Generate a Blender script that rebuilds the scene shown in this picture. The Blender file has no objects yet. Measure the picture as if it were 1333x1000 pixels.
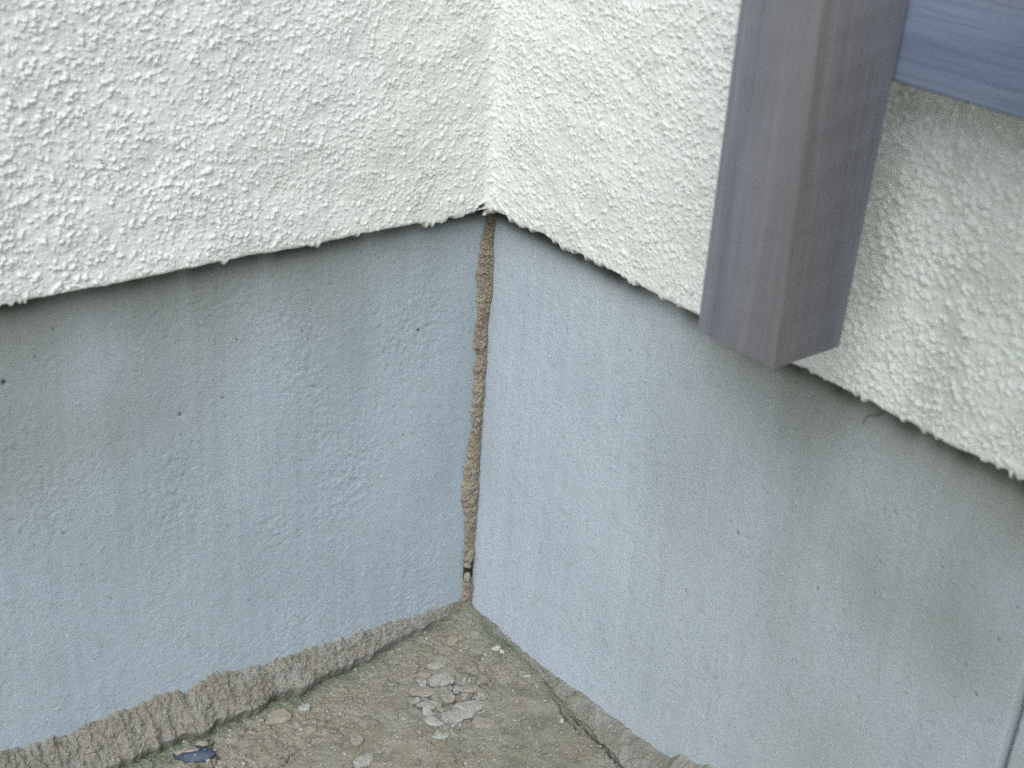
import bpy, bmesh, math, random
import numpy as np
from mathutils import Matrix, Vector
random.seed(7)
S = bpy.context.scene
C = S.collection

# ------------------------------------------------------------------ camera
cam = bpy.data.cameras.new('camera')
cam.sensor_width = 36.0
cam.lens = 1800.37 / 1333 * 36
cam.clip_start = 0.02
cam.clip_end = 300
cam.dof.use_dof = True
cam.dof.focus_distance = 1.13
cam.dof.aperture_fstop = 9.0
cob = bpy.data.objects.new('camera', cam); C.objects.link(cob)
RV = Vector((0.79125665, -0.60821657, 0.06313101))
UV = Vector((0.22862788, 0.39001651, 0.89197333))
FV = Vector((0.56713509, 0.69134632, -0.44765842))
M = Matrix((RV, UV, -FV)).transposed().to_4x4()
M.translation = Vector((-0.6588, -0.8432, 0.7715))
cob.matrix_world = M
S.camera = cob

# ------------------------------------------------------------------ light
SUN_EL, SUN_AZ = math.radians(50), math.radians(231)      # azimuth clockwise from +Y
w = bpy.data.worlds.new('World'); S.world = w; w.use_nodes = True
nt = w.node_tree; nt.nodes.clear()
sky = nt.nodes.new('ShaderNodeTexSky'); sky.sky_type = 'NISHITA'; sky.sun_disc = False
sky.sun_elevation = SUN_EL; sky.sun_rotation = SUN_AZ
sky.dust_density = 2.0; sky.air_density = 1.0; sky.ozone_density = 1.0
bg = nt.nodes.new('ShaderNodeBackground'); bg.inputs[1].default_value = 0.135
out = nt.nodes.new('ShaderNodeOutputWorld')
nt.links.new(sky.outputs[0], bg.inputs[0]); nt.links.new(bg.outputs[0], out.inputs[0])
sl = bpy.data.lights.new('sun', 'SUN'); sl.energy = 1.5; sl.angle = math.radians(50)
sl.color = (0.96, 0.995, 1.0)
so = bpy.data.objects.new('sun', sl); C.objects.link(so)
sd = Vector((math.sin(SUN_AZ) * math.cos(SUN_EL), math.cos(SUN_AZ) * math.cos(SUN_EL), math.sin(SUN_EL)))
so.rotation_euler = sd.to_track_quat('Z', 'Y').to_euler()
S.view_settings.view_transform = 'Standard'; S.view_settings.look = 'None'
S.view_settings.gamma = 1.0; S.view_settings.use_curve_mapping = False
S.view_settings.exposure = 0.56
S.cycles.use_denoising = False

# ------------------------------------------------------------------ node helpers
class Mat:
    def __init__(s, name, rough=0.9, spec=0.2):
        s.m = bpy.data.materials.new(name); s.m.use_nodes = True
        s.t = s.m.node_tree; s.b = s.t.nodes['Principled BSDF']
        s.b.inputs['Roughness'].default_value = rough
        s.b.inputs['Specular IOR Level'].default_value = spec
        s.co = s.n('ShaderNodeTexCoord').outputs['Object']
    def n(s, k): return s.t.nodes.new(k)
    def L(s, a, b): s.t.links.new(a, b)
    def mapped(s, sc):
        m = s.n('ShaderNodeMapping'); m.inputs['Scale'].default_value = sc
        s.L(s.co, m.inputs[0]); return m.outputs[0]
    def noise(s, scale, detail=4, rough=0.55, vec=None, dist=0.0):
        x = s.n('ShaderNodeTexNoise'); s.L(vec or s.co, x.inputs['Vector'])
        x.inputs['Scale'].default_value = scale; x.inputs['Detail'].default_value = detail
        x.inputs['Roughness'].default_value = rough; x.inputs['Distortion'].default_value = dist
        return x.outputs[0]
    def voro(s, scale, vec=None, feat='F1', out='Distance'):
        x = s.n('ShaderNodeTexVoronoi'); x.feature = feat; s.L(vec or s.co, x.inputs['Vector'])
        x.inputs['Scale'].default_value = scale; return x.outputs[out]
    def ramp(s, f, stops):
        x = s.n('ShaderNodeMapRange'); x.interpolation_type = 'SMOOTHSTEP'
        s.L(f, x.inputs[0])
        x.inputs[1].default_value, x.inputs[2].default_value, x.inputs[3].default_value, x.inputs[4].default_value = stops
        return x.outputs[0]
    def math(s, op, a, b=None):
        x = s.n('ShaderNodeMath'); x.operation = op
        for i, v in enumerate((a, b)):
            if v is None: continue
            if isinstance(v, (int, float)): x.inputs[i].default_value = v
            else: s.L(v, x.inputs[i])
        return x.outputs[0]
    def col(s, c):
        x = s.n('ShaderNodeRGB'); x.outputs[0].default_value = (*c, 1); return x.outputs[0]
    def mix(s, f, a, b, mode='MIX'):
        x = s.n('ShaderNodeMix'); x.data_type = 'RGBA'; x.blend_type = mode
        if isinstance(f, (int, float)): x.inputs[0].default_value = f
        else: s.L(f, x.inputs[0])
        for i, v in ((6, a), (7, b)):
            if isinstance(v, tuple): x.inputs[i].default_value = (*v, 1)
            else: s.L(v, x.inputs[i])
        return x.outputs[2]
    def attr(s):
        x = s.n('ShaderNodeAttribute'); x.attribute_name = 'mask'
        y = s.n('ShaderNodeSeparateColor'); s.L(x.outputs['Color'], y.inputs[0])
        return y.outputs[0], y.outputs[1], y.outputs[2], x.outputs['Alpha']
    def bump(s, pairs):
        prev = None
        for h, st, d in pairs:
            x = s.n('ShaderNodeBump'); x.inputs['Distance'].default_value = d
            if isinstance(st, (int, float)): x.inputs['Strength'].default_value = st
            else: s.L(st, x.inputs['Strength'])
            s.L(h, x.inputs['Height'])
            if prev: s.L(prev, x.inputs['Normal'])
            prev = x.outputs[0]
        s.L(prev, s.b.inputs['Normal'])
    def base(s, c): s.L(c, s.b.inputs['Base Color'])

# stucco: masks R = dirt, G = hole, B = greenish tint, A = coarse region
m = Mat('cream_stucco', 0.85, 0.25)
R_, G_, B_, A_ = m.attr()
c = m.mix(m.ramp(m.noise(6, 3), (0.35, 0.7, 0, 1)), (0.675, 0.690, 0.650), (0.725, 0.742, 0.705))
c = m.mix(m.math('MULTIPLY', B_, 0.6), c, (0.60, 0.65, 0.57))
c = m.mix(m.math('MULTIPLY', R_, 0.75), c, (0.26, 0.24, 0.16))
c = m.mix(m.ramp(m.noise(90, 3), (0.68, 0.80, 0, 0.35)), c, (0.45, 0.42, 0.30))
c = m.mix(G_, c, (0.02, 0.018, 0.012))
m.base(c)
m.bump([(m.noise(900, 3, .65), 0.6, 0.0007), (m.voro(150), m.math('MULTIPLY', A_, 0.9), -0.004)])
M_STUCCO = m.m

# foundation: R = olive stain and painted light falloff, G = pits, grime and painted overhang shade, B = pale bloom at the foot, A = streak value
def foundation_mat(name, c0, c1, grain):
    m = Mat(name, 0.82, 0.3)
    R_, G_, B_, A_ = m.attr()
    c = m.mix(m.ramp(m.noise(9, 5, 0.6), (0.3, 0.72, 0, 1)), c0, c1)
    c = m.mix(m.math('MULTIPLY', A_, 0.38), c, (c1[0] * 1.12, c1[1] * 1.12, c1[2] * 1.10))
    c = m.mix(m.math('MULTIPLY', B_, 0.4), c, (0.53, 0.59, 0.68))
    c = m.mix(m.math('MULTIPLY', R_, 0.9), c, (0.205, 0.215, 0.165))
    c = m.mix(m.ramp(m.noise(560, 3, 0.8), (0.50, 0.74, 0, 0.55)), c, (0.20, 0.22, 0.215))
    c = m.mix(m.ramp(m.noise(70, 3, 0.7), (0.45, 0.75, 0, 0.22)), c, (0.30, 0.31, 0.27))
    c = m.mix(m.ramp(m.noise(130, 2, 0.6), (0.66, 0.76, 0, 0.35)), c, (0.19, 0.19, 0.17))
    c = m.mix(m.ramp(m.noise(640, 1, 0.5), (0.70, 0.78, 0, 0.6)), c, (0.66, 0.69, 0.70))  # tiny glints painted as pale specks
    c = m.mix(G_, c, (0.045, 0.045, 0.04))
    m.base(c)
    m.bump([(m.noise(820, 3, 0.7), grain, 0.0013), (m.noise(260, 3), grain * 0.25, 0.0015)])
    return m.m
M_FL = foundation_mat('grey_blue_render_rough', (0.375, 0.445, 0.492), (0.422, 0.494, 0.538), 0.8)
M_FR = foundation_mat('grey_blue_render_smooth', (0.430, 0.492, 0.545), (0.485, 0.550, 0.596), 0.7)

# mortar / mud family
def earth_mat(name, c0, c1, cgreen, grain=0.7, speck=0.6):
    m = Mat(name, 0.95, 0.1)
    R_, G_, B_, A_ = m.attr()
    c = m.mix(m.ramp(m.noise(35, 5, 0.65), (0.32, 0.68, 0, 1)), c0, c1)
    c = m.mix(m.ramp(m.noise(500, 2, 0.7), (0.35, 0.75, 0, 0.45)), c, tuple(x * 0.55 for x in c0))
    c = m.mix(m.ramp(m.noise(380, 2, 0.6), (0.68, 0.74, 0, speck)), c, (0.55, 0.55, 0.50))
    c = m.mix(m.math('MULTIPLY', B_, 0.8), c, (0.37, 0.38, 0.36))
    c = m.mix(m.math('MULTIPLY', R_, 0.9), c, cgreen)
    c = m.mix(G_, c, (0.05, 0.042, 0.03))
    m.base(c)
    m.bump([(m.noise(420, 4, 0.75), grain, 0.0024), (m.noise(1100, 2, 0.6), grain * 0.7, 0.0009)])
    return m.m
M_GROUND = earth_mat('dusty_ground_mortar', (0.290, 0.272, 0.208), (0.390, 0.372, 0.300), (0.19, 0.24, 0.17), 1.0)
M_STRIP = earth_mat('coarse_mortar', (0.275, 0.260, 0.210), (0.355, 0.338, 0.282), (0.17, 0.20, 0.14), 1.0)
M_STRIP2 = earth_mat('thin_smoothed_mortar', (0.265, 0.258, 0.215), (0.335, 0.328, 0.280), (0.17, 0.21, 0.15), 0.9)
M_TUBE = earth_mat('dried_mud', (0.315, 0.275, 0.205), (0.420, 0.375, 0.295), (0.16, 0.17, 0.11), 1.0, 0.2)
M_BEIGE = earth_mat('beige_flake', (0.30, 0.268, 0.21), (0.37, 0.335, 0.27), (0.2, 0.2, 0.15), 0.5, 0.2)
M_LAV = earth_mat('grey_flake', (0.33, 0.318, 0.285), (0.42, 0.405, 0.37), (0.2, 0.2, 0.15), 0.45, 0.15)
M_BROWNFL = earth_mat('brown_grey_flake', (0.29, 0.27, 0.215), (0.37, 0.35, 0.29), (0.2, 0.2, 0.15), 0.55, 0.2)
M_WHITE = earth_mat('white_chip', (0.42, 0.43, 0.39), (0.54, 0.55, 0.51), (0.3, 0.3, 0.25), 0.4, 0.2)
M_PALE = earth_mat('pale_lime_flake', (0.34, 0.345, 0.31), (0.43, 0.44, 0.40), (0.3, 0.3, 0.25), 0.5, 0.3)
m = Mat('blue_pebble_stone', 0.75, 0.3)
c = m.mix(m.ramp(m.noise(60, 4), (0.35, 0.65, 0, 1)), (0.035, 0.048, 0.075), (0.075, 0.095, 0.135))
c = m.mix(m.ramp(m.noise(260, 2), (0.62, 0.7, 0, 0.8)), c, (0.45, 0.5, 0.55))
m.base(c); m.bump([(m.noise(200, 3), 0.3, 0.001)])
M_PEB = m.m
# weathered timber
def wood_mat(name, axis, c0, c1, c2):
    m = Mat(name, 0.62, 0.35)
    sc = [11, 11, 11]; sc[axis] = 1.1
    v = m.mapped(tuple(sc))
    sc2 = [85, 85, 85]; sc2[axis] = 2.2
    v2 = m.mapped(tuple(sc2))
    g = m.noise(3.0, 6, 0.6, v, 0.6)
    c = m.mix(m.ramp(g, (0.36, 0.62, 0, 1)), c0, c1)
    g2 = m.noise(5.0, 3, 0.6, v2)
    c = m.mix(m.ramp(g2, (0.48, 0.75, 0, 0.5)), c, c2)
    c = m.mix(m.ramp(m.noise(1.6, 4, .6, v2), (0.5, 0.72, 0, 0.45)), c, (0.25, 0.275, 0.30))
    c = m.mix(m.ramp(m.noise(1.5, 3, .6, v), (0.4, 0.7, 0, 0.35)), c, (0.145, 0.138, 0.142))
    R_, G_, B_, A_ = m.attr()
    c = m.mix(m.math('MULTIPLY', R_, 0.5), c, (0.17, 0.135, 0.12))
    m.base(c)
    m.bump([(g2, 0.6, 0.0012), (g, 0.4, 0.0015)])
    return m.m
M_POST = wood_mat('weathered_timber_upright', 2, (0.128, 0.138, 0.165), (0.180, 0.192, 0.225), (0.095, 0.092, 0.105))
M_RAIL = wood_mat('weathered_timber_rail', 1, (0.150, 0.186, 0.265), (0.200, 0.242, 0.335), (0.13, 0.15, 0.20))
M_SHADE_BOARD = wood_mat('shade_board_timber', 1, (0.165, 0.158, 0.175), (0.205, 0.200, 0.220), (0.11, 0.10, 0.11))

# ------------------------------------------------------------------ mesh helpers
def obj(name, me, parent=None, **kw):
    o = bpy.data.objects.new(name, me); C.objects.link(o)
    if parent: o.parent = parent
    for k, v in kw.items(): o[k] = v
    return o
def thing(name, label, cat, loc=(0, 0, 0), group=None):
    o = bpy.data.objects.new(name, None); C.objects.link(o); o.location = loc
    o['label'] = label; o['category'] = cat
    if group: o['group'] = group
    return o
def grid_mesh(name, P, mask, mat, flip=False):
    """P (a, b, 3) points, mask (a, b, 4)"""
    a, b = P.shape[:2]
    me = bpy.data.meshes.new(name)
    me.vertices.add(a * b); me.vertices.foreach_set('co', P.astype(np.float32).ravel())
    idx = np.arange(a * b, dtype=np.int32).reshape(a, b)
    q = np.stack([idx[:-1, :-1], idx[1:, :-1], idx[1:, 1:], idx[:-1, 1:]], -1).reshape(-1, 4)
    if flip: q = q[:, ::-1]
    q = np.ascontiguousarray(q); n = len(q)
    me.loops.add(n * 4); me.loops.foreach_set('vertex_index', q.ravel())
    me.polygons.add(n)
    me.polygons.foreach_set('loop_start', np.arange(0, n * 4, 4, dtype=np.int32))
    me.polygons.foreach_set('loop_total', np.full(n, 4, dtype=np.int32))
    me.update(calc_edges=True)
    me.polygons.foreach_set('use_smooth', np.ones(n, dtype=bool))
    if mask is not None:
        at = me.attributes.new('mask', 'FLOAT_COLOR', 'POINT')
        at.data.foreach_set('color', np.clip(mask, 0, 1).astype(np.float32).ravel())
    me.materials.append(mat)
    me.validate()
    return me
_rs = [100]
def gn(shape, su, sv=None):
    """gaussian-filtered white noise, unit deviation; su along axis 1, sv along axis 0, in cells"""
    sv = su if sv is None else sv
    _rs[0] += 1
    r = np.random.RandomState(_rs[0])
    pa, pb = int(min(3 * sv + 2, 400)), int(min(3 * su + 2, 400))
    A = r.randn(shape[0] + pa, shape[1] + pb)
    fy = np.fft.fftfreq(A.shape[0])[:, None]; fx = np.fft.rfftfreq(A.shape[1])[None]
    F = np.fft.rfft2(A) * np.exp(-2 * (math.pi ** 2) * ((fy * sv) ** 2 + (fx * su) ** 2))
    B = np.fft.irfft2(F, s=A.shape)[:shape[0], :shape[1]]
    return (B - B.mean()) / (B.std() + 1e-9)
def smooth(x, a, b):
    t = np.clip((x - a) / (b - a), 0, 1); return t * t * (3 - 2 * t)
def stamp(H, cy, cx, ry, rx, ang, h, p=0.8, mode='max', carry=0.5):
    R = int(max(ry, rx)) + 2
    y0, y1, x0, x1 = max(0, int(cy) - R), min(H.shape[0], int(cy) + R + 1), max(0, int(cx) - R), min(H.shape[1], int(cx) + R + 1)
    if y0 >= y1 or x0 >= x1: return
    Y, X = np.mgrid[y0:y1, x0:x1]; dy, dx = Y - cy, X - cx
    ca, sa = math.cos(ang), math.sin(ang)
    d = ((ca * dx + sa * dy) / rx) ** 2 + ((-sa * dx + ca * dy) / ry) ** 2
    v = np.clip(1 - d, 0, 1) ** p * h
    W = H[y0:y1, x0:x1]
    if mode == 'max': np.maximum(W, v + carry * W[v.shape[0] // 2, v.shape[1] // 2] * (v > 0), out=W)
    elif mode == 'add': W += v
    else: W -= v
def warp(H, amp, sig):
    wy, wx = gn(H.shape, sig) * amp, gn(H.shape, sig) * amp
    Y, X = np.mgrid[0:H.shape[0], 0:H.shape[1]].astype(float)
    Y = np.clip(Y + wy, 0, H.shape[0] - 1.001); X = np.clip(X + wx, 0, H.shape[1] - 1.001)
    yi, xi = Y.astype(int), X.astype(int); fy, fx = Y - yi, X - xi
    return (H[yi, xi] * (1 - fy) * (1 - fx) + H[yi + 1, xi] * fy * (1 - fx) + H[yi, xi + 1] * (1 - fy) * fx + H[yi + 1, xi + 1] * fy * fx)

T = 0.015           # the stucco stands this far proud of the foundation
H0 = 0.400          # its lower edge

def stucco_field(nz, nu, s, coarse_u, scale=1.0):
    """spatter-coat height field; coarse_u (nu,) 0..1 raises the lump size"""
    rs = np.random.RandomState(11 + nu)
    H = np.zeros((nz, nu))
    dens = gn((nz, nu), 0.009 / s)
    area = nz * nu * s * s
    for frac, rlo, rhi, hlo, hhi in ((2.2, .0013, .0024, .0009, .0018), (7.0, .0009, .0015, .0008, .0016), (11.0, .0005, .0009, .0004, .0010)):
        N = int(area * 9500 * frac)
        for _ in range(N):
            cy, cx = rs.rand() * nz, rs.rand() * nu
            if rs.rand() > 0.66 + 0.16 * dens[int(cy), int(cx)]: continue
            k = 0.90 + 0.28 * coarse_u[int(cx)]
            r = (rlo + (rhi - rlo) * rs.rand() ** 1.5) / s * k
            stamp(H, cy, cx, max(r * (0.55 + 0.5 * rs.rand()), 0.9), max(r, 1.0), rs.rand() * math.pi,
                  (hlo + (hhi - hlo) * rs.rand()) * k, p=0.45 + 0.5 * rs.rand(), carry=.35)
    H = warp(H, 0.0006 / s, 0.0008 / s)
    H += gn(H.shape, 0.9) * 0.00010 + gn(H.shape, 0.0028 / s) * 0.00014 + gn(H.shape, 0.010 / s) * 0.0004
    return H * scale

def coarse_axis(lo, f0, f1, hi, s, n=9):
    fine = np.arange(f0, f1 + s * 0.5, s)
    a = f0 - np.geomspace(0.02, f0 - lo, n)[::-1] if lo < f0 else np.array([])
    b = fine[-1] + np.geomspace(0.02, hi - fine[-1], n) if hi > fine[-1] else np.array([])
    return a, fine, b
def pad(F, la, lb, ta, tb, mode='zero'):
    return np.pad(F, ((ta, tb), (la, lb)), mode='constant' if mode == 'zero' else 'edge')

house = thing('house', 'inner corner of a house wall, cream spatter stucco above a grey blue rendered foundation', 'house')

# ------------------------------------------------------------------ stucco walls
def stucco_wall(side):
    s = 0.00070
    if side == 'left':   # axis u = x
        a, fine, b = coarse_axis(-3.5, -0.47, -T + 0.003, -T + 0.003, s)
    else:                # axis u = -y   (0 .. 0.62)
        a, fine, b = coarse_axis(T - 0.003, T - 0.003, 0.600, 3.5, s)
    z1 = 0.625 if side == 'left' else 0.690
    zf = np.arange(H0, z1, s)[::-1]
    zt = z1 + np.geomspace(0.02, 2.6 - z1, 9)[::-1]
    nz, nu = len(zf), len(fine)
    cd = np.abs(fine) - T                      # distance from the fold
    coarse_u = smooth(cd, 0.10, 0.42)
    H = stucco_field(nz, nu, s, coarse_u, 1.15 if side == 'left' else 1.2)
    dirt = np.zeros((nz, nu)); hole = np.zeros((nz, nu))
    rs = np.random.RandomState(3)
    def at(u, z): return (zf[0] - z) / s, (u - fine[0]) / s
    if side == 'left':
        for (u, z, ry, rx, an, d) in ((-.0235, .4040, .0026, .0032, 0, .010), (-.0275, .4022, .0011, .0045, .55, .007), (-.0320, .4004, .0008, .0040, .45, .005)):
            cy, cx = at(u, z); stamp(H, cy, cx, ry / s, rx / s, -an, d, 0.7, 'sub'); stamp(hole, cy, cx, ry / s * 1.0, rx / s * 1.0, -an, 1.6, 0.6, 'max', 0)
    else:
        tint = 0
    # dirt specks
    for _ in range(26):
        cy, cx = rs.rand() * nz, rs.rand() * nu
        stamp(dirt, cy, cx, 1.3 + rs.rand() * 1.6, 1.3 + rs.rand() * 1.6, 0, 0.8, 0.6, 'max', 0)
    edge_d = (zf - H0)[:, None]
    dirt = np.maximum(dirt, np.exp(-edge_d / 0.0016) * np.clip(0.45 + 0.3 * gn((nz, nu), 0.006 / s), 0, 1))
    tint = np.zeros((nz, nu))
    if side == 'right':
        tint = smooth(fine, 0.30, 0.46)[None] * np.clip(0.75 + 0.2 * gn((nz, nu), 0.02 / s), 0, 1)
        dirt = np.maximum(dirt, smooth(gn((nz, nu), 0.004 / s), 1.6, 2.8) * 0.4 * smooth(fine, .35, .5)[None])
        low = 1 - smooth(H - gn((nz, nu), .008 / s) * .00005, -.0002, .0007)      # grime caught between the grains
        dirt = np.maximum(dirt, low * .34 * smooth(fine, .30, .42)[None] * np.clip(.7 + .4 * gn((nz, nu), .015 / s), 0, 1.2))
    else:
        tint = 0.25 * np.exp(-edge_d / 0.03) * np.ones((1, nu))
    # ragged lower edge
    ke = .5 if side == 'left' else 1.0
    zb = gn((1, nu), 0.0035 / s)[0] * 0.0004 * ke + gn((1, nu), 0.02 / s)[0] * 0.0006 * ke
    for _ in range(int(nu * s * (38 if side == 'left' else 90))):
        u = fine[0] + rs.rand() * (fine[-1] - fine[0]); wd = .0009 + .0012 * rs.rand()
        zb -= (.0008 + .0020 * rs.rand()) * np.exp(-((fine - u) / wd) ** 4)
    if side == 'left':
        zb -= .0030 * smooth(fine, -.078, -.074) * (1 - smooth(fine, -.0565, -.0545))
        zb -= .0018 * smooth(fine, -.0500, -.048) * (1 - smooth(fine, -.040, -.0385))
        zb += .0016 * smooth(fine, -.037, -.030)
    else:
        zb += .0020 * smooth(fine, 0.0185, 0.0205) * (1 - smooth(fine, .035, .045))
    Z = zf[:, None] + zb[None] * np.exp(-edge_d / 0.005)
    # round the fold and the lower edge
    rr = 0.010
    off = T + H * (1 - .55 * np.exp(-edge_d / .0035)) + 0.0022 * np.exp(-(np.clip(cd, 0, 1) / 0.005) ** 2)[None]
    off -= 0.0015 * np.exp(-edge_d / 0.0010)
    # underside rows
    k = 7
    t = np.linspace(0, 1, k + 1)[1:, None]
    offu = off[-1:] * (1 - t) + (-0.004) * t
    Zu = Z[-1:] - 0.0009 * np.sin(np.pi * np.clip(t * 2, 0, 1)) + 0 * offu + 0.002 * smooth(t, .4, 1)
    offF = np.vstack([off, offu]); ZF = np.vstack([Z, Zu])
    e = lambda F, v=None: np.vstack([F, np.repeat(F[-1:] if v is None else np.full((1, nu), v), k, 0)])
    dirtF, holeF, tintF = e(dirt), e(hole, 0), e(tint)
    la, lb, ta = len(a), len(b), len(zt)
    offF = np.pad(offF, ((0, 0), (la, lb)), 'constant', constant_values=T + 0.0005)
    offF = np.pad(offF, ((ta, 0), (0, 0)), 'constant', constant_values=T + 0.0005)
    if la: offF[-1, :la] = -0.004
    if lb: offF[-1, -lb:] = -0.004
    ZF = np.pad(ZF, ((0, 0), (la, lb)), 'edge')
    ZF = np.vstack([np.repeat(zt[:, None], ZF.shape[1], 1), ZF])
    P4 = []
    for F in (dirtF, holeF, tintF): P4.append(pad(F, la, lb, ta, 0, 'edge' if F is tintF else 'zero'))
    A4 = np.ones(offF.shape); A4[ta:, la:A4.shape[1] - lb] = 0
    mask = np.stack(P4 + [A4], -1)
    U = np.concatenate([a, fine, b])[None] + 0 * offF
    if side == 'left': P = np.stack([U, -offF, ZF], -1)
    else: P = np.stack([-offF, -U, ZF], -1)
    me = grid_mesh('stucco_wall', P, mask, M_STUCCO)
    return obj('stucco_wall', me, house, label='cream spatter stucco on the %s wall' % ('left' if side == 'left' else 'right'))
stucco_wall('left'); stucco_wall('right')

# ------------------------------------------------------------------ foundation walls
PITS_L = [(-.4035, .3379, 2.4), (-.2798, .2803, 1.6), (-.2454, .2852, 1.3), (-.1677, .2749, 1.5), (-.3673, .3691, 1.2), (-.2327, .3299, 1.2), (-.1528, .3585, 1.1), (-.3814, .3519, 1.0), (-.3428, .1396, 1.0), (-.3733, .2092, 1.0), (-.2277, .0937, 1.1), (-.0693, .3009, 2.0), (-.1823, .1466, .9), (-.2895, .2441, .9)]
PITS_R = [(.5108, .2872, 1.3), (.4643, .3123, 1.2), (.4213, .2916, 1.2), (.3034, .2481, 1.5), (.378, .2444, 1.6), (.4103, .2248, .9), (.4339, .2343, 1.0), (.5171, .3138, 1.2), (.505, .2418, 1.4), (.3058, .1212, 1.1), (.3722, .1787, 1.0), (.2627, .1742, 1.3), (.4245, .3301, 1.1), (.3599, .2519, 1.2), (.0527, .217, 1.0), (.0113, .2536, 1.0), (.0924, .2319, .9), (.0538, .0485, .9), (.2258, .2081, 1.1), (.1656, .2865, 1.0)]
JOINT = 0.5325
def foundation(side):
    s = 0.00125
    if side == 'left': a, fine, b = coarse_axis(-3.5, -0.49, 0.002, 0.002, s)
    elif side == 'right': a, fine, b = coarse_axis(-0.002, -0.002, JOINT - 0.0008, JOINT - 0.0008, s)
    else: a, fine, b = coarse_axis(JOINT + 0.0012, JOINT + 0.0012, 0.64, 3.5, s)
    zf = np.arange(-0.02, 0.408, s)[::-1]
    nz, nu = len(zf), len(fine)
    D = (nz, nu)
    left = side == 'left'
    H = np.zeros(D)
    amp = 1.0 if left else 0.45
    patch = np.clip(0.6 + 0.5 * gn(D, .015 / s, .025 / s), 0.1, 1.8)
    H += gn(D, 0.7) * 0.00011 * amp * patch + gn(D, .003 / s) * 0.00005 * amp
    H += gn(D, .0016 / s, .05 / s) * 0.00004 + gn(D, .03 / s, .05 / s) * 0.0007
    H *= smooth(np.abs(fine), .004, .035)[None] if side != 'next' else 1.0
    pit_dark = np.zeros(D)
    rs = np.random.RandomState(5 if left else 6)
    pl = list(PITS_L if left else PITS_R)
    pl += [(fine[0] + rs.rand() * (fine[-1] - fine[0]), rs.rand() * .4, .35 + .5 * rs.rand() ** 2) for _ in range(230)]
    for u, z, r in pl:
        cy, cx = (zf[0] - z) / s, (u - fine[0]) / s
        rr = r * 0.0009 / s
        stamp(H, cy, cx, max(rr, .9) * 1.1, max(rr, .9) * .9, rs.rand() * 3, .0010 * r, .8, 'sub')
        stamp(pit_dark, cy, cx, max(rr, .8) * 1.0, max(rr, .8) * .8, 0, min(.9, .20 + .35 * r), .5, 'max', 0)
    for _ in range(260 if left else 90):    # little proud grains
        stamp(H, rs.rand() * nz, rs.rand() * nu, .8 + rs.rand(), .8 + rs.rand(), 0, .0003 + .0003 * rs.rand(), .8, 'add')
    dz = (H0 - zf)[:, None]
    # water stain, grime and painted overhang shade below the stucco
    if left:
        depth = 0.042 + 0.050 * smooth(-fine, .12, .34)
        amt = 0.45 + 0.60 * smooth(-fine, .02, .14)
    else:
        depth = 0.014 + 0.050 * smooth(fine, .14, .30)
        amt = 0.18 + 0.72 * smooth(fine, .04, .30)
    nn = gn(D, .02 / s, .03 / s); n2 = gn(D, .004 / s, .03 / s)
    st = amt[None] * np.exp(-np.clip(dz, 0, 1) / (depth[None] * np.clip(1 + .18 * nn, .5, 1.6))) * np.clip(1 + .04 * n2, .4, 1.4)
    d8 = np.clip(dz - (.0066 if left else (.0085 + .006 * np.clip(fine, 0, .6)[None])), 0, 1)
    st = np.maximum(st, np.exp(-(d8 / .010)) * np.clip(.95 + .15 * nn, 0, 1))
    pit_dark = np.maximum(pit_dark, np.exp(-(d8 / .0068) ** 1.6) * np.clip(.80 + .2 * nn + .1 * n2, 0, .9))  # dark line under the edge: grime plus overhang shade painted in
    if left: st += 0.22 * np.exp(-(((fine + .42) / .10)[None] ** 2 + ((zf - .29) / .05)[:, None] ** 2))
    else: st += 0.42 * smooth(fine, .10, .50)[None] * np.clip(.9 + .15 * nn, 0, 1.2)  # olive tone, with the light falloff to the right painted in
    st += 0.06 * smooth(gn(D, .0022 / s, .03 / s), .8, 2.2) * smooth(.22 - zf, 0, .2)[:, None]
    bloom = np.exp(-np.clip(zf - .03, 0, 1) / .035)[:, None] * np.clip(.6 + .35 * gn(D, .012 / s, .02 / s), 0, 1)
    bloom = np.maximum(bloom, .8 * smooth(gn(D, .03 / s, .05 / s), .3, 1.8))
    if left: bloom *= .75
    streak = np.clip(.35 + .22 * gn(D, .0018 / s, .06 / s) + .15 * gn(D, .006 / s, .09 / s), 0, 1)
    if side == 'right':
        H += 0.0003 * np.exp(-((fine - JOINT + .004) / .003) ** 2)[None]
        dj = (JOINT - fine)
        H -= 0.004 * np.exp(-dj / .0010)[None]
        st = np.maximum(st, .45 * np.exp(-dj / .004)[None])
    if side == 'next':
        H -= 0.0030 + 0.003 * np.exp(-(fine - fine[0]) / .0012)[None]
        st = np.maximum(st, .3); streak *= .4
    la, lb = len(a), len(b)
    Hp = pad(H, la, lb, 0, 0); Z = zf[:, None] + 0 * Hp
    U = np.concatenate([a, fine, b])[None] + 0 * Hp
    mask = np.stack([pad(st, la, lb, 0, 0, 'edge'), pad(pit_dark, la, lb, 0, 0, 'edge'), pad(bloom, la, lb, 0, 0, 'edge'), pad(streak, la, lb, 0, 0, 'edge')], -1)
    if side != 'left':   # give the panel ends depth at the joint
        k = -1 if side == 'right' else 0
        Hp[:, k] = -0.02
    P = np.stack([U, -Hp, Z], -1) if left else np.stack([-Hp, -U, Z], -1)
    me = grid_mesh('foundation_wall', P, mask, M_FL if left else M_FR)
    lab = {'left': 'rough grey blue foundation under the left wall', 'right': 'smooth grey blue foundation under the right wall', 'next': 'foundation panel beyond the vertical joint'}[side]
    obj('foundation_wall', me, house, label=lab)
foundation('left'); foundation('right'); foundation('next')
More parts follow.
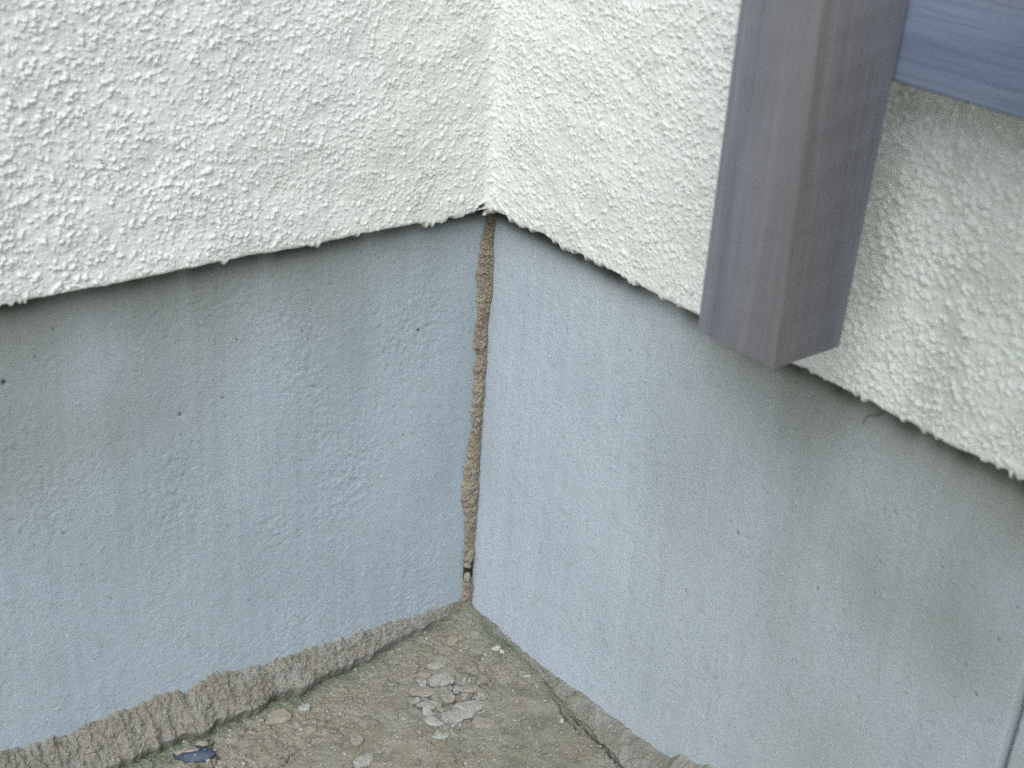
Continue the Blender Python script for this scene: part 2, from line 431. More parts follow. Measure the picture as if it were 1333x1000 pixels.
# backing behind the joint and behind the walls, so nothing is open
def slab(name, x0, x1, y0, y1, z0, z1, mat, parent=None, bev=0.0, **kw):
    bm = bmesh.new(); bmesh.ops.create_cube(bm, size=1)
    for v in bm.verts: v.co = Vector(((x0 + x1) / 2 + v.co.x * (x1 - x0), (y0 + y1) / 2 + v.co.y * (y1 - y0), (z0 + z1) / 2 + v.co.z * (z1 - z0)))
    if bev: bmesh.ops.bevel(bm, geom=bm.edges[:], offset=bev, segments=3, affect='EDGES', profile=0.6)
    me = bpy.data.meshes.new(name); bm.to_mesh(me); bm.free(); me.materials.append(mat)
    for p in me.polygons: p.use_smooth = bev > 0
    return obj(name, me, parent, **kw)
slab('wall_core', -3.5, 0.10, 0.022, 0.12, -0.05, 2.55, M_FR, house)
slab('wall_core', 0.022, 0.12, -3.5, 0.018, -0.05, 2.55, M_FR, house)

# ------------------------------------------------------------------ ground
LOW = np.array([(-.52, -.030), (-.4147, -.0265), (-.3722, -.0237), (-.3338, -.0241), (-.3005, -.0212), (-.2819, -.0285), (-.2709, -.0215), (-.233, -.0255), (-.2129, -.0170), (-.1942, -.0225), (-.1565, -.0194), (-.146, -.0174), (-.1092, -.0140), (-.0863, -.0100), (-.0444, -.0055), (-.013, -.0035), (0, -.003)])
RLW = np.array([(0, .0045), (.0474, .0045), (.0945, .0060), (.1283, .0095), (.1595, .0150), (.1964, .0170), (.2319, .0210), (.2524, .0240), (.34, .034), (.62, .036)])
def lowy(x): return np.interp(x, LOW[:, 0], LOW[:, 1])
def ground():
    s = 0.00105
    ax, fx, bx = coarse_axis(-60, -0.48, 0.012, 60, s, 10)
    ay, fy, by = coarse_axis(-60, -0.34, 0.012, 60, s, 10)
    X, Y = np.meshgrid(fx, fy); D = X.shape
    H = gn(D, .030 / s) * .0012 + gn(D, .008 / s) * .0006 + gn(D, .0025 / s) * .00035
    rough = np.clip(.55 + .6 * gn(D, .02 / s), .05, 2)
    H += (gn(D, 0.8) * .00045 + gn(D, 1.8) * .0004) * rough
    rs = np.random.RandomState(21)
    for _ in range(9000):     # granular crust
        cy, cx = rs.rand() * D[0], rs.rand() * D[1]
        if rs.rand() > .25 + .4 * rough[int(cy), int(cx)]: continue
        r = (.0007 + .0016 * rs.rand() ** 2.5) / s
        stamp(H, cy, cx, max(r * (.6 + .5 * rs.rand()), .8), max(r, .9), rs.rand() * 3, .0003 + .0010 * rs.rand(), .7, 'add')
    # lifted crust plates with steps around the broken patch
    N = 420
    px, py = -.48 + .49 * rs.rand(N), -.34 + .35 * rs.rand(N)
    ph = rs.rand(N)
    wxx, wyy = X + gn(D, .004 / s) * .0022, Y + gn(D, .004 / s) * .0022
    d1 = np.full(D, 9.0); d2 = np.full(D, 9.0); hh = np.zeros(D)
    for i in range(N):
        d = (wxx - px[i]) ** 2 + (wyy - py[i]) ** 2
        c1 = d < d1
        d2 = np.where(c1, d1, np.minimum(d2, d)); hh = np.where(c1, ph[i], hh); d1 = np.where(c1, d, d1)
    crack = np.exp(-(np.sqrt(d2) - np.sqrt(d1)) / .0011)
    reg = np.exp(-(((X + .092) / .036) ** 2 + ((Y + .100) / .036) ** 2) ** 1.5)
    reg2 = smooth(gn(D, .018 / s), .5, 1.6) * .5
    R = np.clip(reg + reg2, 0, 1)
    H += R * (.0042 * (hh - .5) - .0034 * crack)
    H -= reg * .0012
    dark = np.clip(R * crack * .75, 0, .85)  # crack shadow painted into the ground colour
    dark = np.maximum(dark, .0)
    # trough beside the left strip, moss along it
    dl = lowy(X) - Y                              # >0 : in front of the strip
    dr = -X - np.interp(-Y, RLW[:, 0], RLW[:, 1])
    H -= .0045 * np.exp(-np.clip(dl, 0, 1) / .006) * smooth(-X, .02, .09)
    H += .0060 * np.exp(-(X ** 2 + Y ** 2) / .020 ** 2)
    H -= .0012 * np.exp(-np.clip(dr, 0, 1) / .004)
    n1 = gn(D, .010 / s)
    alg = np.exp(-(np.clip(dl, 0, 1) / (.0115 * np.clip(1 + .4 * n1, .3, 2))) ** 2) * np.clip(.85 + .25 * n1, .2, 1)
    alg_r = np.exp(-(np.clip(dr, 0, 1) / (.008 * np.clip(1 + .5 * n1, .2, 2))) ** 2) * np.clip(.6 + .3 * n1, .1, 1) * (1 - .5 * smooth(-Y, .06, .12))
    alg = np.maximum(alg, alg_r)
    alg = np.maximum(alg, .22 * smooth(gn(D, .025 / s), .2, 1.8) * smooth(X, -.20, -.06))
    pale = .8 * smooth(gn(D, .015 / s) + .8 * np.exp(-(((X + .075) / .05) ** 2 + ((Y + .15) / .05) ** 2)), .9, 2.2)
    pale = np.maximum(pale * np.clip(.6 + .45 * gn(D, .0016 / s), 0, 1), reg * .55)
    ml = np.exp(-((-X - np.interp(-Y, RLW[:, 0], RLW[:, 1]) - .0012) / .0022) ** 2) * smooth(-Y, .150, .185)
    H -= .0030 * ml; alg = np.maximum(alg, ml); dark = np.maximum(dark, .6 * ml)
    # deep cracks near the pebble and in front
    for (pts, wd, dp) in (([(-.281, -.030), (-.287, -.050), (-.296, -.064)], .0010, .004), ([(-.2450, -.0950), (-.236, -.085), (-.227, -.082)], .0008, .003), ([(-.0150, -.150), (-.0260, -.175), (-.0270, -.205)], .0008, .003)):
        dd = np.full(D, 9.0)
        for (x0, y0), (x1, y1) in zip(pts[:-1], pts[1:]):
            L2 = (x1 - x0) ** 2 + (y1 - y0) ** 2
            t = np.clip(((wxx - x0) * (x1 - x0) + (wyy - y0) * (y1 - y0)) / L2, 0, 1)
            dd = np.minimum(dd, np.hypot(wxx - x0 - t * (x1 - x0), wyy - y0 - t * (y1 - y0)))
        H -= dp * np.exp(-(dd / wd) ** 2); dark = np.maximum(dark, .7 * np.exp(-(dd / wd) ** 2))
    fade = smooth(X, -.48, -.44) * smooth(Y, -.34, -.31)
    H *= fade
    la, lb, ta, tb = len(ax), len(bx), len(ay), len(by)
    F = [pad(q, la, lb, ta, tb, md) for q, md in ((alg * fade, 'zero'), (dark * fade, 'zero'), (pale * fade, 'zero'), (0 * H, 'zero'), (H, 'zero'))]
    XX, YY = np.meshgrid(np.concatenate([ax, fx, bx]), np.concatenate([ay, fy, by]))
    me = grid_mesh('ground', np.stack([XX, YY, F[4]], -1), np.stack(F[:4], -1), M_GROUND, flip=True)
    obj('ground', me, None, kind='structure')
    return fx, fy, H
GX, GY, GH = ground()
def gz(x, y):
    i = int(np.clip(round((x - GX[0]) / (GX[1] - GX[0])), 0, len(GX) - 1)); j = int(np.clip(round((y - GY[0]) / (GY[1] - GY[0])), 0, len(GY) - 1))
    return float(GH[j, i])

# ------------------------------------------------------------------ mortar strips at the wall foot
TOPL = np.array([(-.52, .037), (-.4373, .0365), (-.4203, .0335), (-.4025, .0339), (-.3784, .0315), (-.3708, .0341), (-.3566, .0313), (-.3469, .0345), (-.3293, .0302), (-.3114, .0338), (-.2936, .0313), (-.2885, .0258), (-.2732, .0325), (-.2642, .0364), (-.2524, .0353), (-.2435, .0275), (-.2257, .0278), (-.2112, .0257), (-.1951, .0253), (-.1854, .0245), (-.1512, .0230), (-.1198, .0190), (-.0792, .0150), (-.0454, .0115), (-.0125, .0100), (0, .010)])
TOPR = np.array([(0, .005), (.0173, .003), (.058, .003), (.1036, .0035), (.1367, .0055), (.1664, .0075), (.1959, .009), (.2167, .0115), (.2524, .0150), (.274, .020), (.2841, .034), (.2973, .032), (.3123, .043), (.3214, .0445), (.34, .047), (.62, .05)])
SURF = {}
def strip(side):
    s = 0.0009
    L = 0.50 if side == 'left' else 0.60
    u = np.arange(0, L, s); nu = len(u); nv = 46
    v = np.linspace(0, 1, nv)[:, None]
    left = side == 'left'
    if left:
        top = np.interp(-u, TOPL[:, 0], TOPL[:, 1]); wd = -np.interp(-u, LOW[:, 0], LOW[:, 1])
    else:
        top = np.interp(u, TOPR[:, 0], TOPR[:, 1]); wd = np.interp(u, RLW[:, 0], RLW[:, 1])
    k = 1.0 if left else .8
    top = top + gn((1, nu), .0032 / s)[0] * .0011 * k + gn((1, nu), .0008 / s)[0] * .0006 * k
    wd = np.maximum(wd + gn((1, nu), .0025 / s)[0] * .0010 * k, .002)
    D = (nv, nu)
    # v 0..0.82 face, 0.82..1 drop
    f = np.clip(v / .84, 0, 1); g = np.clip((v - .84) / .16, 0, 1)
    lip = (.0050 if left else .0010) * np.minimum(1, wd / .012)[None]
    bulge = (.0018 if left else .0004) * np.sin(np.pi * f ** .8) * np.minimum(1, wd / .015)[None]
    o = -.0008 + (wd[None] + .0008) * f ** (1.15 if left else .9) + bulge
    z = top[None] * (1 - f) + lip * f + bulge * .8
    o = o - g * .0035; z = z - g * (lip + (.007 if left else .004))
    ramp_ = np.clip(f * 6, .15, 1) * (1 - g * .5)
    lump = gn(D, .0060 / s, 6) * .0005 + gn(D, .0018 / s, 2.6) * .0007 + gn(D, .8) * .0007
    groove = smooth(gn(D, .0020 / s, 4), 1.7, 2.8)
    lump -= groove * .0010
    lump *= (.75 if left else .7) * ramp_ * np.minimum(1, wd / .014)[None]
    o = o + lump; z = z + lump * .6
    dark = groove * .35 * (1 if left else 0)
    green = np.exp(-(1 - v) / .10) * np.clip(.5 + .5 * gn(D, .010 / s, 8), 0, 1) * .5
    if left: green = np.maximum(green, .30 * smooth(u, .33, .45)[None] * np.clip(.4 + .4 * gn(D, .008 / s, 6), 0, 1))
    else:
        green = np.maximum(green * 1.3, .75 * (1 - smooth(u, .02, .12))[None] * np.clip(.7 + .3 * gn(D, .006 / s, 6), 0, 1))
    pale = np.clip(.15 * np.exp(-f * 5) + (.9 * smooth(-u, -.20, -.06)[None] if left else .10) + .30 * gn(D, .004 / s, 6), 0, 1)
    mask = np.stack([green, dark + 0 * o, pale + 0 * o, 0 * o], -1)
    U = u[None] + 0 * o
    P = np.stack([-U, -o, z], -1) if left else np.stack([-o, -U, z], -1)
    SURF[side] = P[3:36]
    me = grid_mesh('mortar_strip', P, mask, M_STRIP if left else M_STRIP2, flip=left)
    return obj('mortar_strip', me, None)
q = strip('left'); q['label'] = 'thick crumbly brown grey mortar strip along the foot of the left wall'; q['category'] = 'mortar strip'
q = strip('right'); q['label'] = 'thin smooth pale mortar smear along the foot of the right wall'; q['category'] = 'mortar strip'

# ------------------------------------------------------------------ mud tube climbing the corner
TUBE = [(.3990, -.0018, .0030), (.3867, -.0030, .0032), (.3759, -.0062, .0012), (.3666, -.0082, .0012), (.3486, -.0109, .0035), (.336, -.0101, .0032), (.3265, -.0100, .0036), (.3184, -.0106, .0040), (.3091, -.0084, .0018), (.3002, -.007, .0008), (.292, -.0097, .0004), (.2793, -.0113, .0005), (.2646, -.0088, .0008), (.259, -.0084, .0015), (.244, -.0091, .0006), (.2356, -.0093, .0014), (.2204, -.0092, .0010), (.2052, -.0095, .0004), (.19, -.0094, .0003), (.1777, -.0099, .0003), (.162, -.0105, .0003), (.158, -.0150, .0004), (.1458, -.0131, .0004), (.131, -.0139, .0011), (.1218, -.0150, .0014), (.1119, -.0115, .0004), (.0968, -.0093, .0005), (.073, -.0091, .0010), (.0590, -.0086, .0005), (.0520, -.0080, .0003)]
def tube(z0, z1, bulge, parent, name, mat=None, endtaper=0.0):
    s = 0.0008
    z = np.arange(z0, z1, s)[::-1]; nz = len(z); nv = 34
    tz = np.array([t[0] for t in TUBE])[::-1]
    A = np.interp(z, tz, np.array([t[1] for t in TUBE])[::-1]); B = np.interp(z, tz, np.array([t[2] for t in TUBE])[::-1])
    A = A + gn((1, nz), .0014 / s)[0] * .0006 + gn((1, nz), .005 / s)[0] * .0006
    B = B + gn((1, nz), .002 / s)[0] * .0003
    A = np.minimum(A * 1.12 - .0004 - .0012 * smooth(z, .29, .33), -.0066 + .0040 * smooth(z, .375, .392)); B = np.maximum(B + .0018, .0014)
    th = np.linspace(0, 1, nv)[None]
    # chord from wall point A(x=A,y=0) to B(x=0,y=-B), bulging towards the viewer
    x = (A[:, None]) * (1 - th); y = (-B[:, None]) * th
    wdt = np.hypot(A, B)[:, None]
    n = np.stack([-B[:, None] * 1.0, A[:, None] * 1.0], -1)
    nx, ny = -np.maximum(B, .003)[:, None], -np.abs(A)[:, None]
    nl = np.hypot(nx, ny); nx, ny = nx / nl, ny / nl
    D = (nz, nv)
    prof = np.sin(np.pi * th) ** .6
    tap = np.ones(nz)
    if endtaper: tap = np.clip(np.minimum((z - z0), (z1 - z)) / endtaper, .05, 1) ** .5
    lump = gn(D, 11, .0050 / s) * .0004 + gn(D, 4.0, .0012 / s) * .0005 + gn(D, 1.6, .7) * .00055
    bb = .0004 + (bulge * np.maximum(wdt / .010, .85) * prof + lump * np.sin(np.pi * th) ** .3) * tap[:, None]
    bb = np.maximum(bb, .0006 * np.sin(np.pi * th))
    x = x + nx * bb; y = y + ny * bb
    x += .0007 * (th < .02) * 0
    Z = z[:, None] + gn(D, 3, 3) * .0003
    pit_dark = np.zeros(D)
    rs = np.random.RandomState(int(z1 * 1e4))
    for _ in range(int(nz / 9)):
        stamp(pit_dark, rs.rand() * nz, 8 + rs.rand() * (nv - 16), 1 + rs.rand(), 1.5 + 2 * rs.rand(), 0, .8, .6, 'max', 0)
    pit_dark *= smooth(z, .15, .33)[:, None]
    x += -nx * pit_dark * .0014; y += -ny * pit_dark * .0014
    soil = smooth(z, .370, .385)[:, None] * .55  # tube darker towards its top
    mask = np.stack([0 * x, np.clip(pit_dark * .8 + soil, 0, 1), 0 * x, 0 * x], -1)
    SURF[name] = np.stack([x, y, Z], -1)[4:-4, 3:-3]
    me = grid_mesh(name, np.stack([x, y, Z], -1), mask, mat or M_TUBE)
    return obj(name, me, parent)
mud = thing('mud_tube', 'narrow brown termite mud tube climbing the foundation corner up to the stucco edge', 'mud tube')
tube(.0560, .3990, .0024, mud, 'tube_shell')

def grains(name, surf, n, rlo, rhi, seed, mats, parent=None, **kw):
    """crumbs stuck to a surface grid: real little stones, one joined mesh"""
    rs = np.random.RandomState(seed)
    bm = bmesh.new(); bmesh.ops.create_icosphere(bm, subdivisions=1, radius=1)
    V = np.array([v.co[:] for v in bm.verts]); F = np.array([[v.index for v in f.verts] for f in bm.faces]); bm.free()
    VV, FF, MI = [], [], []
    for i in range(n):
        c = surf[rs.randint(surf.shape[0]), rs.randint(surf.shape[1])]
        rr = rlo + (rhi - rlo) * rs.rand() ** 3
        k = V * (1 + .3 * rs.randn(len(V), 1)) * rr
        VV.append(k + c); FF.append(F + len(V) * i); MI.append(np.full(len(F), rs.randint(len(mats))))
    me = bpy.data.meshes.new(name); me.from_pydata(np.vstack(VV).tolist(), [], np.vstack(FF).tolist())
    for q in mats: me.materials.append(q)
    me.polygons.foreach_set('material_index', np.concatenate(MI).astype(np.int32)); me.update()
    return obj(name, me, parent, kind='stuff', **kw)
def chunk(name, cx, cy, cz, rx, ry, rz, mat, parent=None, seed=0, rot=0.0, jag=.22, sub=2, tilt=(0, 0)):
    rs = np.random.RandomState(seed)
    bm = bmesh.new(); bmesh.ops.create_icosphere(bm, subdivisions=sub, radius=1)
    f1 = rs.randn(6, 3) * 2.2; p1 = rs.rand(6) * 6.28
    for v in bm.verts:
        d = np.array(v.co[:]); k = 1 + jag * sum(math.sin(float(f1[i] @ d) + p1[i]) for i in range(6)) / 2.4 + (rs.rand() - .5) * jag * .5
        v.co = Vector((d[0] * rx * k, d[1] * ry * k, max(d[2], -.6) * rz * k))
    me = bpy.data.meshes.new(name); bm.to_mesh(me); bm.free(); me.materials.append(mat)
    for p in me.polygons: p.use_smooth = sub > 1
    o = obj(name, me, parent); o.location = (cx, cy, cz); o.rotation_euler = (tilt[0], tilt[1], rot)
    return o
chunk('mud_lump', -.0065, -.0042, .0600, .0042, .0032, .0085, M_TUBE, mud, 5, .3, tilt=(0, .35), sub=3)
chunk('mud_lump', -.0085, -.0040, .0525, .0034, .0030, .0048, M_TUBE, mud, 15, .3, sub=3)
tube(.0050, .0330, .0040, mud, 'tube_foot')
chunk('mud_lump', -.0070, -.0042, .0372, .0046, .0036, .0058, M_BEIGE, mud, 6, .8, sub=3)
grains('mud_grain', SURF['tube_shell'], 620, .0005, .0012, 4, [M_TUBE], mud)
grains('mud_grain', SURF['tube_foot'], 60, .0005, .0012, 5, [M_TUBE], mud)
# dark slab painting the shade inside the open break between them
slab('tube_hollow_shade', -.0095, .0008, -.0022, .0008, (.034), .0535, bpy.data.materials.new('hollow_shade_dark'), mud, .0008)
hm = bpy.data.materials['hollow_shade_dark']; hm.use_nodes = True
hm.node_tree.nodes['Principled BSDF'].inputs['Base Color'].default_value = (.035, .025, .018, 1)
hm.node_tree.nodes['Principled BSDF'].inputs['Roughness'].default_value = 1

# ------------------------------------------------------------------ loose flakes and chips
def flake(name, x, y, rx, ry, th, mat, seed, rot, tilt=(0., 0.), lift=.0, jag=.24, label=None, group=None, cat='flake'):
    rs = np.random.RandomState(seed)
    n = 11
    ang = np.arange(n) / n * 2 * math.pi + rs.randn(n) * .06
    low = sum((rs.randn() * math.exp(-k * .25)) * np.cos(k * ang + rs.rand() * 6.28) for k in range(2, 8))
    rad = 1.12 + jag * low / 1.6 + rs.randn(n) * .15
    rad = np.clip(rad, .55, 1.5)
    bm = bmesh.new()
    rings = []
    for (kr, kz) in ((1.0, -th), (1.02, -th * .3), (.95, 0), (.6, th * .10), (.3, th * .10)):
        rg = []
        for i in range(n):
            jz = rs.randn() * th * .16
            rg.append(bm.verts.new((math.cos(ang[i]) * rad[i] * kr * rx, math.sin(ang[i]) * rad[i] * kr * ry, kz + jz)))
        rings.append(rg)
    for a_, b_ in zip(rings[:-1], rings[1:]):
        for i in range(n): bm.faces.new((a_[i], a_[(i + 1) % n], b_[(i + 1) % n], b_[i]))
    bm.faces.new(rings[-1]); bm.faces.new(rings[0][::-1])
    bmesh.ops.triangulate(bm, faces=[f for f in bm.faces if len(f.verts) > 4])
    me = bpy.data.meshes.new(name); bm.to_mesh(me); bm.free(); me.materials.append(mat)
    o = obj(name, me); o.location = (x, y, gz(x, y) + th * .8 + lift); o.rotation_euler = (tilt[0], tilt[1], rot)
    o['category'] = cat
    o['label'] = label
    if group: o['group'] = group
    return o
G1 = 'loose crust flakes in the broken patch'
K = 'mud_flake'
flake(K, -.0861, -.0766, .0110, .0062, .0022, M_LAV, 1, -.45, (.05, -.03), .0012, label='lavender grey angular flake near the top of the broken patch', group=G1)
flake(K, -.1086, -.0791, .0095, .0075, .0020, M_BROWNFL, 2, -.3, (-.04, .07), .0006, label='brownish rounded flake at the left end of the broken patch', group=G1)
flake(K, -.0839, -.1168, .0125, .0085, .0024, M_LAV, 33, -.2, (.04, .05), .0012, label='largest flat flake at the right of the broken patch', group=G1)
flake(K, -.1033, -.1193, .0105, .0078, .0022, M_LAV, 4, .2, (.03, -.05), .0006, label='flat grey flake at the lower edge of the broken patch', group=G1)
flake(K, -.0940, -.0983, .0068, .0055, .0022, M_BROWNFL, 5, 1.0, (.06, .03), .0014, label='small flake in the middle of the broken patch between larger ones', group=G1)
flake(K, -.1100, -.0960, .0075, .0050, .0020, M_LAV, 6, -.6, (-.08, .06), .0010, label='narrow flake at the lower left of the broken patch', group=G1)
flake(K, -.0870, -.1391, .0085, .0070, .0018, M_BROWNFL, 7, -.8, (.06, .0), .0002, label='thin flake lying just below the largest flat flake', group=G1)
flake(K, -.0945, -.0640, .0055, .0026, .0018, M_BEIGE, 8, -.5, (.12, .0), .0010, label='small beige sliver above the lavender grey flake', group=G1)
flake(K, -.0800, -.0930, .0042, .0034, .0024, M_LAV, 9, .4, (.15, .1), .0016, label='little upturned flake beside the white chip in the broken patch', group=G1)
flake(K, -.0703, -.0992, .0066, .0044, .0020, M_BROWNFL, 10, -.2, (-.1, .1), .0012, label='brown flake at the upper right end of the broken patch', group=G1)
flake(K, -.0450, -.0370, .0075, .0038, .0016, M_BEIGE, 11, -.95 + math.pi / 2, (.08, .0), .0006, label='lone elongated beige flake near the foot of the mud tube')
flake(K, -.0775, -.0570, .0090, .0050, .0012, M_LAV, 12, -.3, (0, 0), .0000, label='thin grey flake lying behind the broken patch', group=G1)
flake(K, -.2262, -.0430, .0100, .0060, .0026, M_BEIGE, 13, -.25, (.1, .02), .0010, label='beige flake resting beside the thick mortar strip')
flake(K, -.2011, -.0420, .0052, .0032, .0022, M_PALE, 14, -.2, (.05, 0), .0008, label='pale small flake just right of the beige flake by the mortar strip')
flake(K, -.1944, -.1258, .0085, .0065, .0024, M_LAV, 15, .3, (.05, .05), .0010, label='grey flake cut by the bottom edge of the photo')
flake(K, -.1860, -.1010, .0060, .0048, .0022, M_BROWNFL, 16, .9, (.1, .05), .0010, label='brown flake just above the flake at the bottom edge')
flake('lime_shard', -.1210, -.1160, .0085, .0040, .0014, M_PALE, 17, -1.0, (.03, 0), .0008, .35, label='pale lime shard pointing down from the broken patch', cat='shard')
flake('lime_shard', -.1265, -.1330, .0055, .0045, .0010, M_PALE, 18, -.4, (.03, 0), .0002, .35, label='faint pale lime patch below the pointed shard', cat='shard')
rs = np.random.RandomState(77)
gl = 'tiny grey crust fragment among the larger flakes of the broken patch'
for i in range(34):
    an, rr = rs.rand() * 6.28, rs.rand() ** .6
    x, y = -.092 + math.cos(an) * rr * .032, -.096 + math.sin(an) * rr * .036
    sz = .0016 + .0028 * rs.rand()
    flake('crust_fragment', x, y, sz, sz * (.5 + .4 * rs.rand()), .0012 + .001 * rs.rand(), [M_LAV, M_BROWNFL, M_LAV, M_BEIGE][i % 4], 200 + i, rs.rand() * 6, (rs.randn() * .15, rs.randn() * .15), .0012, label=gl, group='tiny crust fragments in the broken patch', cat='fragment')
def chunk_thing(name, x, y, rx, ry, rz, mat, seed, label, cat, rot=0., group=None, sub=3, jag=.25):
    o = chunk(name, x, y, gz(x, y) + rz * .35, rx, ry, rz, mat, None, seed, rot, jag, sub)
    o['label'] = label; o['category'] = cat
    if group: o['group'] = group
    return o
chunk_thing('white_crumb', -.0200, -.0680, .0046, .0034, .0030, M_WHITE, 41, 'white plaster crumb at the foot of the right wall', 'crumb', .5, jag=.5)
chunk_thing('white_crumb', -.0170, -.0745, .0026, .0022, .0020, M_WHITE, 42, 'smaller white crumb touching the white plaster crumb', 'crumb', .2, jag=.4)
chunk_thing('white_chip', -.0668, -.0850, .0022, .0012, .0026, M_WHITE, 43, 'bright white chip standing at the top of the broken patch', 'chip', .3)
chunk_thing('white_chip', -.0185, -.1125, .0032, .0014, .0012, M_WHITE, 44, 'bright white sliver below the white crumb near right wall', 'chip', -.4)
chunk_thing('white_chip', -.0290, -.1730, .0024, .0018, .0016, M_WHITE, 45, 'white chip on the dusty ground towards the lower right', 'chip', .9)
for i, (x, y, r, lab) in enumerate([(-.1476, -.0427, .0034, 'rounded mortar crumb furthest from the camera left of the broken patch'), (-.1572, -.0594, .0036, 'rounded mortar crumb halfway between strip and broken patch'), (-.1642, -.0908, .0042, 'largest rounded crumb left of the broken patch'), (-.1960, -.0800, .0030, 'rounded crumb below the pale small flake')]):
    chunk_thing('mortar_crumb', x, y, r, r * .8, r * .6, M_STRIP, 50 + i, lab, 'crumb', i)
rs = np.random.RandomState(31)
n = 0
while n < 46:
    x, y = -.36 + .35 * rs.rand(), -.26 + .24 * rs.rand()
    if y > lowy(x) - .008 or -x < np.interp(-y, RLW[:, 0], RLW[:, 1]) + .004 or math.hypot(x + .303, y + .044) < .022: continue
    q = .0011 + .0017 * rs.rand() ** 2
    chunk_thing('soil_crumb', x, y, q * (1 + .5 * rs.rand()), q, q * .7, [M_GROUND, M_BROWNFL, M_STRIP, M_GROUND][n % 4], 300 + n, 'small soil crumb lying loose on the dusty ground', 'crumb', rs.rand() * 6, 'small soil crumbs scattered over the ground', sub=2, jag=.4)
    n += 1
sl_ = [o for o in C.objects if o.name.startswith('mortar_strip')]
grains('mortar_grain', SURF['left'], 2600, .0005, .0016, 14, [M_STRIP, M_STRIP, M_BROWNFL], sl_[0])
grains('mortar_grain', SURF['right'], 900, .0004, .0012, 15, [M_STRIP2], sl_[1])
chunk('stucco_blob', -.0172, -.0115, .3965, .0018, .0018, .0026, M_STUCCO, house, 71, 0, .15)
# blue pebble, partly smeared
peb = thing('blue_pebble', 'dark blue pebble set in the ground in front of the mortar strip', 'pebble', (-.3030, -.0440, gz(-.303, -.044)))
chunk('stone', 0, 0, .0005, .0165, .0090, .0040, M_PEB, peb, 61, -.55, .12, 4)
chunk('mortar_smear', -.003, .0045, .0026, .0085, .0040, .0022, M_BEIGE, peb, 62, -.2, .45, 3)
chunk('mortar_smear', .0100, .0065, .0016, .0045, .0028, .0020, M_BEIGE, peb, 63, -.7, .4, 3)
# grit: uncountable crumbs, one object
def grit():
    rs = np.random.RandomState(9)
    bm = bmesh.new(); bmesh.ops.create_icosphere(bm, subdivisions=1, radius=1)
    V = np.array([v.co[:] for v in bm.verts]); F = np.array([[v.index for v in f.verts] for f in bm.faces]); bm.free()
    VV, FF, MI = [], [], []; n = 0
    for i in range(9500):
        x, y = -.45 + .45 * rs.rand(), -.32 + .31 * rs.rand()
        if y > lowy(x) - .003 or -x < np.interp(-y, RLW[:, 0], RLW[:, 1]) + .001: continue
        r = .00035 + .0018 * rs.rand() ** 4.5
        k = V * (1 + .25 * rs.randn(len(V), 1)) * r * np.array([1, .6 + .4 * rs.rand(), .7])
        a = rs.rand() * 6.28; k = k @ np.array([[math.cos(a), math.sin(a), 0], [-math.sin(a), math.cos(a), 0], [0, 0, 1]])
        VV.append(k + (x, y, gz(x, y) + r * .4)); FF.append(F + n); n += len(V)
        MI.append(np.full(len(F), [0, 1, 0, 2, 0, 1, 1][i % 7] if rs.rand() > .06 else 3))
    me = bpy.data.meshes.new('grit'); me.from_pydata(np.vstack(VV).tolist(), [], np.vstack(FF).tolist())
    for q in (M_STRIP, M_BROWNFL, M_LAV, M_PALE): me.materials.append(q)
    me.polygons.foreach_set('material_index', np.concatenate(MI).astype(np.int32)); me.update()
    o = obj('grit', me, None, kind='stuff', label='fine pale grit and crumbs scattered over the dusty ground', category='grit')
grit()
# thin dry rootlet under the stucco edge
def tube_curve(name, pts, r, mat):
    cu = bpy.data.curves.new(name, 'CURVE'); cu.dimensions = '3D'; cu.bevel_depth = r; cu.bevel_resolution = 2; cu.resolution_u = 6
    sp = cu.splines.new('NURBS'); sp.points.add(len(pts) - 1); sp.use_endpoint_u = True; sp.order_u = 3
    for i, p in enumerate(pts): sp.points[i].co = (*p, 1); sp.points[i].radius = 1 - .5 * i / len(pts)
    tmp = bpy.data.objects.new('t', cu); C.objects.link(tmp)
    me = bpy.data.meshes.new_from_object(tmp.evaluated_get(bpy.context.evaluated_depsgraph_get()))
    bpy.data.objects.remove(tmp); me.materials.clear(); me.materials.append(mat)
    o = obj(name, me); return o
m = Mat('dry_root', .9, .1); m.base(m.mix(m.noise(300), (.10, .08, .045), (.17, .14, .085))); M_ROOT = m.m
o = tube_curve('dry_rootlet', [(-.0012, -.4055, .3985), (-.0030, -.4035, .3920), (-.0028, -.3985, .3870), (-.0022, -.3925, .3850), (-.0010, -.3895, .3800), (-.0012, -.3890, .3765)], .00045, M_ROOT)
o['label'] = 'thin brown rootlet curling out below the stucco right of the post'; o['category'] = 'rootlet'

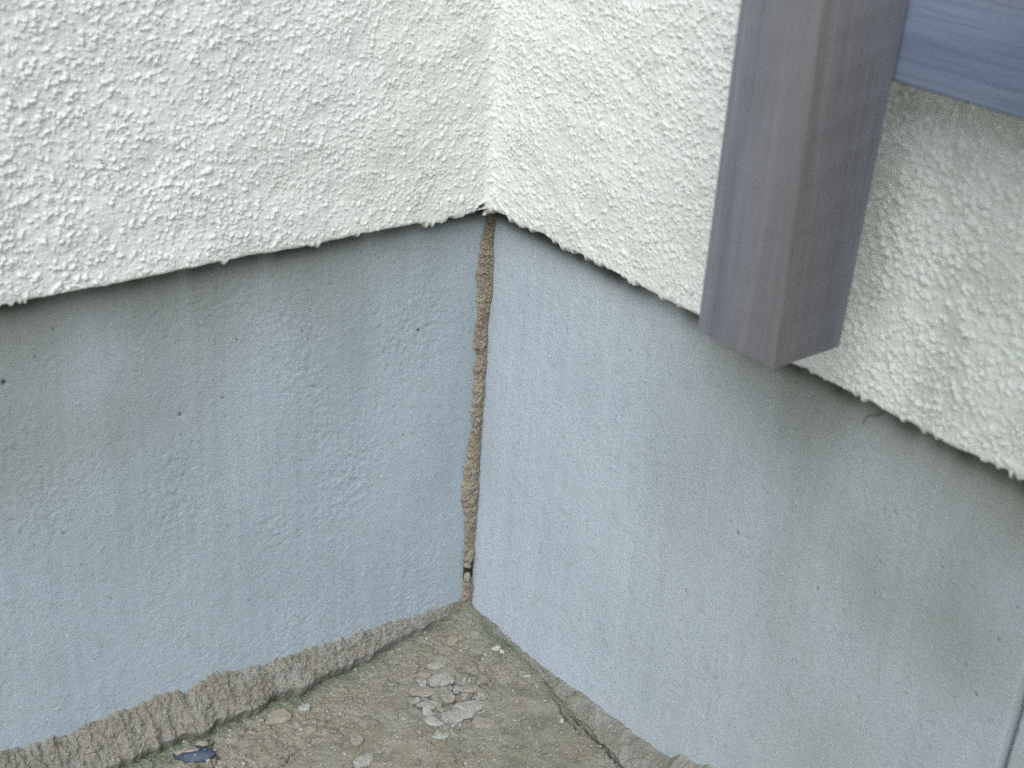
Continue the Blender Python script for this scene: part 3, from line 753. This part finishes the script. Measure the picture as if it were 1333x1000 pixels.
# ------------------------------------------------------------------ timber frame
fr = thing('timber_frame', 'weathered purple grey timber post with a rail running off to the right', 'timber frame', (-.09, -.40, .45))
def world_part(name, me, parent, **kw):
    o = obj(name, me, parent, **kw); o.matrix_parent_inverse = Matrix.Translation(parent.location).inverted(); return o
def prism(name, quad0, z0, quad1, z1, mat, bev, rust_edge=None):
    bm = bmesh.new()
    n = 14; rings = []
    for k in range(n + 1):
        t = k / n
        rings.append([bm.verts.new((quad0[i][0] * (1 - t) + quad1[i][0] * t, quad0[i][1] * (1 - t) + quad1[i][1] * t, z0 + (z1 - z0) * t)) for i in range(4)])
    for a_, b_ in zip(rings[:-1], rings[1:]):
        for i in range(4): bm.faces.new((a_[i], a_[(i + 1) % 4], b_[(i + 1) % 4], b_[i]))
    bm.faces.new(rings[0][::-1]); bm.faces.new(rings[-1])
    eds = [e for e in bm.edges if len(e.link_faces) == 2 and e.calc_face_angle(0) > .5]
    bmesh.ops.bevel(bm, geom=eds, offset=bev, segments=3, affect='EDGES', profile=.5)
    bmesh.ops.recalc_face_normals(bm, faces=bm.faces)
    me = bpy.data.meshes.new(name); bm.to_mesh(me); bm.free(); me.materials.append(mat)
    at = me.attributes.new('mask', 'FLOAT_COLOR', 'POINT')
    for i, v in enumerate(me.vertices):
        t = (v.co.z - z0) / (z1 - z0)
        val = 0
        if rust_edge is not None:
            ex = quad0[rust_edge][0] * (1 - t) + quad1[rust_edge][0] * t; ey = quad0[rust_edge][1] * (1 - t) + quad1[rust_edge][1] * t
            d = math.hypot(v.co.x - ex, v.co.y - ey); val = 1 if d < bev * .9 else 0
        at.data[i].color = (val, 0, 0, 1)
    for p in me.polygons: p.use_smooth = False
    return me
q0 = [(-.1200, -.4085), (-.0650, -.4075), (-.0650, -.3515), (-.1209, -.3504)]
q1 = [(-.1140, -.3920), (-.0650, -.4120), (-.0655, -.3560), (-.1260, -.3535)]
world_part('post', prism('post', q0, .4525, q1, .80, M_POST, .0026, 0), fr, label='near post with a squared lower end hanging in front of the wall')
def board(name, x0, x1, y0, y1, z0, z1, mat):
    o = slab(name, x0, x1, y0, y1, z0, z1, mat, fr, .002); o.matrix_parent_inverse = Matrix.Translation(fr.location).inverted(); return o
board('rail', -.0625, -.0460, -1.55, -.3560, .6035, .6950, M_RAIL)
board('post', -.1500, -.0950, -1.58, -1.525, 0.0, .80, M_POST)
board('rail', -.0950, -.0300, -1.57, -1.5355, .7000, .80, M_RAIL)
for i in range(5):  # unseen overhead boards, added to shade the right of the wall
    board('board', -.0300 - .062 * (i + 1) + .006, -.0300 - .062 * i, -1.60, -.60, .802, .824, M_SHADE_BOARD)
